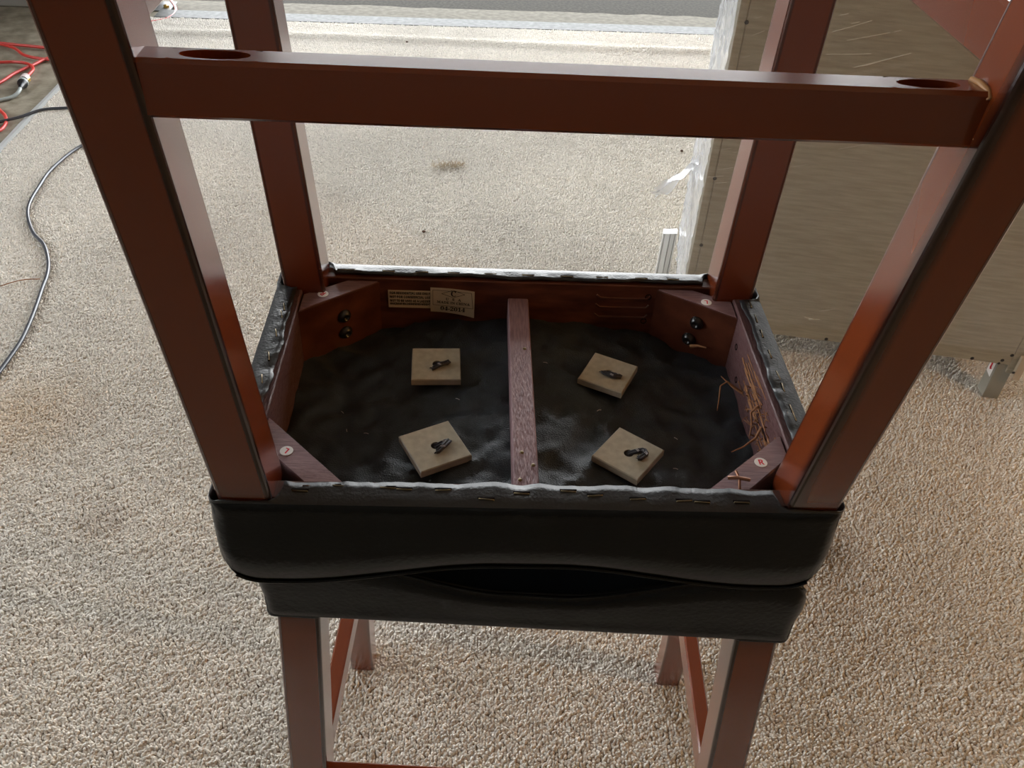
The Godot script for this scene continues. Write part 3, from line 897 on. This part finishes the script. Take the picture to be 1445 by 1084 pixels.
# ======================================================================= cabinet
func build_cabinet():
	var t := thing("cabinet", "taupe wood cabinet wrapped in clear stretch film on short legs at the right", "cabinet", Vector3(0.4148, 0, -1.0698))
	t.rotation.y = -0.1937
	var W := 0.735; var D := 0.46; var B := 0.100; var H := 1.05
	# back panel with side posts
	obj("back_panel", boxmb(Vector3(0.016, B, -0.012), Vector3(W - 0.0195, H, 0.0), 0.0008), M.taupe, t)
	obj("side_panel", boxmb(Vector3(0.0, B - 0.0, -D), Vector3(0.0155, H, 0.0005), 0.001), M.taupe, t)
	obj("side_panel", boxmb(Vector3(W - 0.019, B - 0.022, -D), Vector3(W + 0.004, H, 0.0005), 0.001), M.taupe, t)
	obj("bottom_panel", boxmb(Vector3(0.016, B, -D), Vector3(W - 0.019, B + 0.016, -0.012), 0.001), M.taupe_edge, t)
	obj("front_panel", boxmb(Vector3(0.016, B, -D - 0.018), Vector3(W - 0.019, H, -D), 0.001), M.taupe, t)
	obj("top_panel", boxmb(Vector3(-0.012, H, -D - 0.03), Vector3(W + 0.014, H + 0.022, 0.012), 0.002), M.taupe_edge, t)
	for q in [[0.696, -0.045], [0.012, -0.045], [0.696, -D], [0.012, -D]]:
		var lg := MB.new(); lg.box(Vector3(q[0], 0.0, q[1]), Vector3(q[0] + 0.034, B, q[1] + 0.040), 0.001)
		var lo := obj("leg", lg, M.grey_leg, t)
		if q[0] > 0.5 and q[1] > -0.1:
			var sm := MB.new()
			sm.box(Vector3(q[0] - 0.0006, 0.052, -0.040), Vector3(q[0] - 0.0001, 0.097, -0.014), 0.0001)
			obj("sticker", sm, M.white_paper, lo, "white sticker with a red mark")
			var rm := MB.new()
			rm.tube([Vector3(q[0] - 0.0008, 0.068, -0.026), Vector3(q[0] - 0.0008, 0.088, -0.028)], 0.0022, 5, -1)
			rm.tube([Vector3(q[0] - 0.0008, 0.070, -0.021), Vector3(q[0] - 0.0008, 0.065, -0.027), Vector3(q[0] - 0.0008, 0.070, -0.031)], 0.0012, 5, -1)
			obj("printed_mark", rm, M.red_ink, lo)
	obj("corner_cleat", boxmb(Vector3(W - 0.006, B - 0.030, 0.0005), Vector3(W + 0.010, B + 0.030, 0.012), 0.001), M.taupe_edge, t)
	for q in [[0.0165, 0.302], [0.0165, 0.456], [0.0165, 0.62], [0.0165, 0.76], [0.326, 0.105], [0.637, 0.105], [0.698, 0.110], [0.712, 0.126], [0.15, 0.105], [0.48, 0.105], [0.700, 0.40], [0.700, 0.62]]:
		var nb := MB.new(); nb.lathe([[0.0040, -0.001], [0.0040, 0.0004], [0.0028, 0.0012], [0.0006, 0.0014]], 10, 0, Vector3(q[0], q[1], 0.0), Basis(Vector3.RIGHT, PI * 0.5))
		obj("nail", nb, M.nail, t)
	for q in [[0.694, 0.101, 0.0], [0.726, 0.090, 0.012]]:
		var nb := MB.new(); nb.lathe([[0.0030, -0.001], [0.0030, 0.0004], [0.0006, 0.0012]], 10, 0, Vector3(q[0], q[1], q[2] + 0.0004), Basis(Vector3.RIGHT, PI * 0.5))
		obj("nail", nb, M.nail, t)
	# stretch film: tight and streaked over the back, loose and milky round the left end
	var n := FastNoiseLite.new(); n.seed = 61; n.frequency = 3.0; n.fractal_octaves = 4
	var cf := MB.new()
	var g := []
	for i in 60:
		var rw := []
		for j in 110:
			var x := lerpf(-0.004, W + 0.004, i / 59.0); var y := lerpf(B + 0.035, H, j / 109.0)
			var tilt := lerpf(-0.10, 0.30, smoothstep(0.25, 0.75, y))
			var z := 0.0035 + 0.0016 * n.get_noise_2d(x * 0.6, (y - x * tilt) * 13.0)
			rw.append(Vector3(x, y, z))
		g.append(rw)
	cf.loft(g, false, false, 0)
	var bf := obj("stretch_film", cf, M.clear_film, t, "clear film stretched over the back")
	var ef := MB.new()
	g = []
	for i in 30:
		var rw := []
		for j in 90:
			var z := lerpf(0.002, -D - 0.02, i / 29.0); var y := lerpf(0.13, H, j / 89.0)
			var ft := sin(PI * i / 29.0)
			var x := -0.004 - 0.016 * ft * (0.6 + 0.7 * n.get_noise_2d(y * 2.0, z * 9.0 + y * 3.0)) - 0.004 * n.get_noise_2d(y * 12.0, z * 16.0)
			rw.append(Vector3(x, y, z))
		g.append(rw)
	ef.loft(g, false, false, 0)
	obj("stretch_film", ef, M.film, t, "loose milky film round the left end")
	# loose tail of film and the wrapped foot
	var tl := MB.new()
	g = []
	for i in 12:
		var rw := []
		for j in 8:
			var f := i / 11.0; var e := j / 7.0
			rw.append(Vector3(-0.012 - 0.085 * f + 0.01 * sin(e * 9.0), 0.40 - 0.09 * f - 0.05 * (e - 0.5) * (0.4 + f) + 0.008 * sin(f * 11.0 + e * 4.0), -0.15 - 0.06 * e - 0.01 * sin(f * 8.0)))
		g.append(rw)
	tl.loft(g, false, false, 0)
	obj("film_tail", tl, M.film, t, "torn tail of film")
	var ft := MB.new()
	var rings := []
	for i in 8:
		var f := i / 7.0
		var ring := []
		for q in [[-0.017, -0.012], [0.017, -0.012], [0.017, 0.012], [0.0135, 0.012], [0.0125, 0.008], [0.0115, 0.012], [0.002, 0.013], [0.001, 0.009], [0.0, 0.013], [-0.0115, 0.012], [-0.0125, 0.009], [-0.0135, 0.012], [-0.017, 0.012]]:
			ring.append(Vector3(-0.042 + q[0] + 0.004 * f, 0.0 + (0.165 + q[0] * 0.15) * f, -0.285 + q[1]))
		rings.append(ring)
	ft.loft(rings)
	obj("wrapped_post", ft, mat(lin(0.66, 0.66, 0.64), 0.22, 0.7), t, "pale grooved post beside the left end")
	# taut wrinkles in the film, pale ridges painted in as their glints
	var wr := [[0.165, 0.759, 0.226, 0.784], [0.193, 0.776, 0.206, 0.78], [0.193, 0.747, 0.261, 0.767], [0.268, 0.769, 0.279, 0.773], [0.217, 0.701, 0.307, 0.736], [0.232, 0.7055, 0.257, 0.7155], [0.165, 0.72, 0.24, 0.728], [0.171, 0.788, 0.184, 0.792], [0.297, 0.472, 0.333, 0.472],
		[0.234, 0.332, 0.257, 0.331], [0.265, 0.158, 0.298, 0.158], [0.292, 0.179, 0.322, 0.19], [0.233, 0.547, 0.278, 0.562], [0.157, 0.501, 0.186, 0.51], [0.015, 0.52, 0.035, 0.525], [0.019, 0.478, 0.047, 0.486], [0.002, 0.46, 0.032, 0.466],
		[0.019, 0.449, 0.041, 0.453], [0.024, 0.542, 0.043, 0.547], [0.041, 0.517, 0.048, 0.519], [0.03, 0.62, 0.06, 0.63], [0.02, 0.70, 0.034, 0.704], [0.03, 0.74, 0.05, 0.75], [0.03, 0.77, 0.04, 0.774]]
	var wm := MB.new()
	for q in wr:
		var a := Vector3(q[0], q[1], 0.0050); var c := Vector3(q[2], q[3], 0.0050)
		wm.tube([a, a.lerp(c, 0.5) + Vector3(0, 0, 0.0010), c], 0.0006, 5, 0)
	var wo := obj("film_wrinkle_glint", wm, M.wrinkle_glint, bf)
	wo.set_meta("kind", "stuff")

# ======================================================================= cords and debris
func spline(pts: Array, y: float, step := 0.012) -> Array:
	var c := Curve3D.new()
	for i in pts.size():
		var p := Vector3(pts[i][0], y if pts[i].size() < 3 else pts[i][2], pts[i][1])
		var a := Vector3(pts[maxi(i - 1, 0)][0], 0, pts[maxi(i - 1, 0)][1]); var b := Vector3(pts[mini(i + 1, pts.size() - 1)][0], 0, pts[mini(i + 1, pts.size() - 1)][1])
		var d := (b - a) / 6.0
		c.add_point(p, -d, d)
	var L := c.get_baked_length()
	var out := []
	var k := int(L / step) + 2
	for i in k: out.append(c.sample_baked(L * i / (k - 1), true))
	return out

func cord(called: String, pts: Array, y: float, r: float, m: Material, label: String, group := "") -> MeshInstance3D:
	var b := MB.new(); b.tube(spline(pts, y), r, 9)
	var o := obj(called, b, m)
	tag(o, label, "cord", group)
	return o

func build_cords():
	cord("power_cord", [[-2.3, -1.7, -0.007], [-1.85, -2.02, -0.007], [-1.70, -2.15, -0.005], [-1.599, -2.239, 0.000], [-1.546, -2.276, 0.003], [-1.498, -2.331, 0.005], [-1.429, -2.347, 0.006], [-1.33, -2.36, 0.006], [-1.19, -2.32, 0.006], [-1.16, -2.22, 0.006], [-1.22, -2.12, 0.006], [-1.282, -2.061, 0.006], [-1.310, -1.916, 0.006], [-1.306, -1.805, 0.006], [-1.294, -1.70, 0.006], [-1.268, -1.624, 0.006], [-1.222, -1.543, 0.006], [-1.175, -1.488, 0.006], [-1.136, -1.414, 0.006], [-1.114, -1.349, 0.006], [-1.103, -1.286, 0.006], [-1.089, -1.212, 0.006], [-1.078, -1.141, 0.006], [-1.071, -1.074, 0.006], [-1.072, -1.005, 0.006], [-1.076, -0.93, 0.006], [-1.10, -0.7, 0.006], [-1.15, -0.4, 0.006]], 0.006, 0.0048, M.grey_cord, "dark grey cord snaking across the carpet at the left")
	var red := "red extension cords on the concrete"
	cord("extension_cord", [[-2.5, -3.12], [-2.2, -3.05], [-1.98, -2.985], [-1.897, -2.955], [-1.74, -2.925], [-1.60, -2.90], [-1.52, -2.95], [-1.50, -3.1], [-1.46, -3.22], [-1.405, -3.245], [-1.352, -3.290], [-1.338, -3.366], [-1.36, -3.448], [-1.40, -3.53]], -0.004, 0.0058, M.red_cord, "red cord running far back past the carpet corner to the door opening", red)
	cord("extension_cord", [[-2.6, -3.0], [-2.2, -2.98], [-1.95, -2.965], [-1.891, -2.942], [-1.821, -2.905], [-1.755, -2.835], [-1.68, -2.805], [-1.60, -2.80], [-1.57, -2.83], [-1.60, -2.85], [-1.66, -2.815], [-1.69, -2.735], [-1.721, -2.658], [-1.74, -2.56], [-1.80, -2.45], [-1.95, -2.38]], -0.004, 0.0055, M.red_cord, "red cord looped in a tight bend behind the cord plug", red)
	# the plugged pair: red cord, pale connector, black plug, pale grey cord
	var t := thing("extension_cord", "red cord ending in a pale connector with a black plug pushed in", "cord", Vector3.ZERO, red)
	var b := MB.new(); b.tube(spline([[-2.4, -2.6], [-2.0, -2.71], [-1.808, -2.748], [-1.746, -2.755], [-1.701, -2.738], [-1.668, -2.695], [-1.662, -2.640], [-1.659, -2.60]], 0.0), 0.0055, 9)
	obj("cable", b, M.red_cord, t)
	var dir := Vector3(0.022, 0.0, 0.115).normalized()
	var bs := Basis(dir.cross(Vector3.UP).normalized(), dir, Vector3.UP).orthonormalized()
	var a := MB.new(); a.lathe([[0.007, 0.0], [0.011, 0.012], [0.016, 0.022], [0.017, 0.050], [0.015, 0.054]], 12, 0, Vector3(-1.659, 0.006, -2.62), bs)
	obj("connector", a, M.plug_clear, t, "pale connector body")
	var p := MB.new(); p.lathe([[0.013, 0.054], [0.017, 0.057], [0.017, 0.082], [0.012, 0.088], [0.010, 0.105], [0.006, 0.118]], 12, 0, Vector3(-1.659, 0.006, -2.62), bs)
	obj("plug", p, M.plug_black, t, "black plug")
	var w := MB.new(); w.lathe([[0.0172, 0.064], [0.0176, 0.066], [0.0176, 0.074], [0.0172, 0.076]], 12, 0, Vector3(-1.659, 0.006, -2.62), bs)
	obj("band", w, M.pale_cord, t)
	var y := MB.new(); y.box(Vector3(-1.640, 0.0, -2.585), Vector3(-1.632, 0.014, -2.560), 0.002)
	obj("clip", y, M.brass, t, "yellow clip")
	cord("power_cord", [[-1.637, -2.503, 0.005], [-1.634, -2.48, 0.002], [-1.645, -2.455], [-1.672, -2.425], [-1.75, -2.36], [-1.95, -2.25], [-2.3, -2.2]], -0.005, 0.0062, M.pale_cord, "pale grey cord leaving the black plug on the concrete")
	cord("extension_cord", [[-2.1, -2.50], [-1.85, -2.43], [-1.70, -2.395], [-1.637, -2.333], [-1.600, -2.285], [-1.578, -2.224], [-1.585, -2.17], [-1.66, -2.09], [-1.9, -1.98]], -0.004, 0.0055, M.red_cord, "red cord arching beside the carpet tape under the dark cord", red)

func build_debris():
	var f := MB.new()
	for i in 120:
		var a := rng.randf() * TAU; var q := sqrt(rng.randf())
		var c := Vector3(-0.138 + cos(a) * q * 0.042 - 0.01, 0.004, -1.996 + sin(a) * q * 0.016)
		if rng.randf() < 0.3: c = Vector3(-0.105 + cos(a) * q * 0.02, 0.004, -2.01 + sin(a) * q * 0.012)
		var d := Vector3(rng.randf_range(-1, 1), rng.randf_range(0.0, 1.6), rng.randf_range(-1, 1)) * 0.012
		f.tube([c, c + d * 0.5 + Vector3(0, 0.002, 0), c + d], 0.0007, 4, 0)
	var o := obj("fluff_clump", f, mat(lin(0.42, 0.35, 0.26), 0.9, 0.2))
	tag(o, "small clump of pulled tan carpet fluff lying behind the stacked stools", "lint")
	var h := MB.new(); h.tube(spline([[-1.125, -1.33, 0.004], [-1.165, -1.32, 0.007], [-1.21, -1.29, 0.006], [-1.245, -1.255, 0.005]], 0.005), 0.0013, 5)
	var ho := obj("wood_sliver", h, M.fibre)
	tag(ho, "thin brown sliver lying on the carpet left of the dark grey cord", "sliver")
	var sp := [[-0.58, -2.42, "tiny dark crumb on the carpet behind the stool's left rear leg"], [-0.19, -1.60, "tiny tan crumb on the carpet in front of the fluff clump"], [0.62, -2.15, "tiny dark crumb on the carpet left of the cabinet"], [-0.34, -3.08, "tiny dark crumb near the far end of the carpet"], [0.62, -0.86, "tiny dark crumb on the shaded carpet under the cabinet"]]
	var kk := MB.new()
	for s in sp:
		var m := MB.new()
		var at := Vector3(s[0], 0.0035, s[1])
		m.lathe([[0.002, -0.002], [0.0055, 0.001], [0.004, 0.004], [0.0015, 0.005]], 6, 0, at)
		var so := obj("crumb", m, mat(lin(0.08, 0.05, 0.035), 0.8, 0.2))
		tag(so, s[2], "crumb", "crumbs on the carpet")
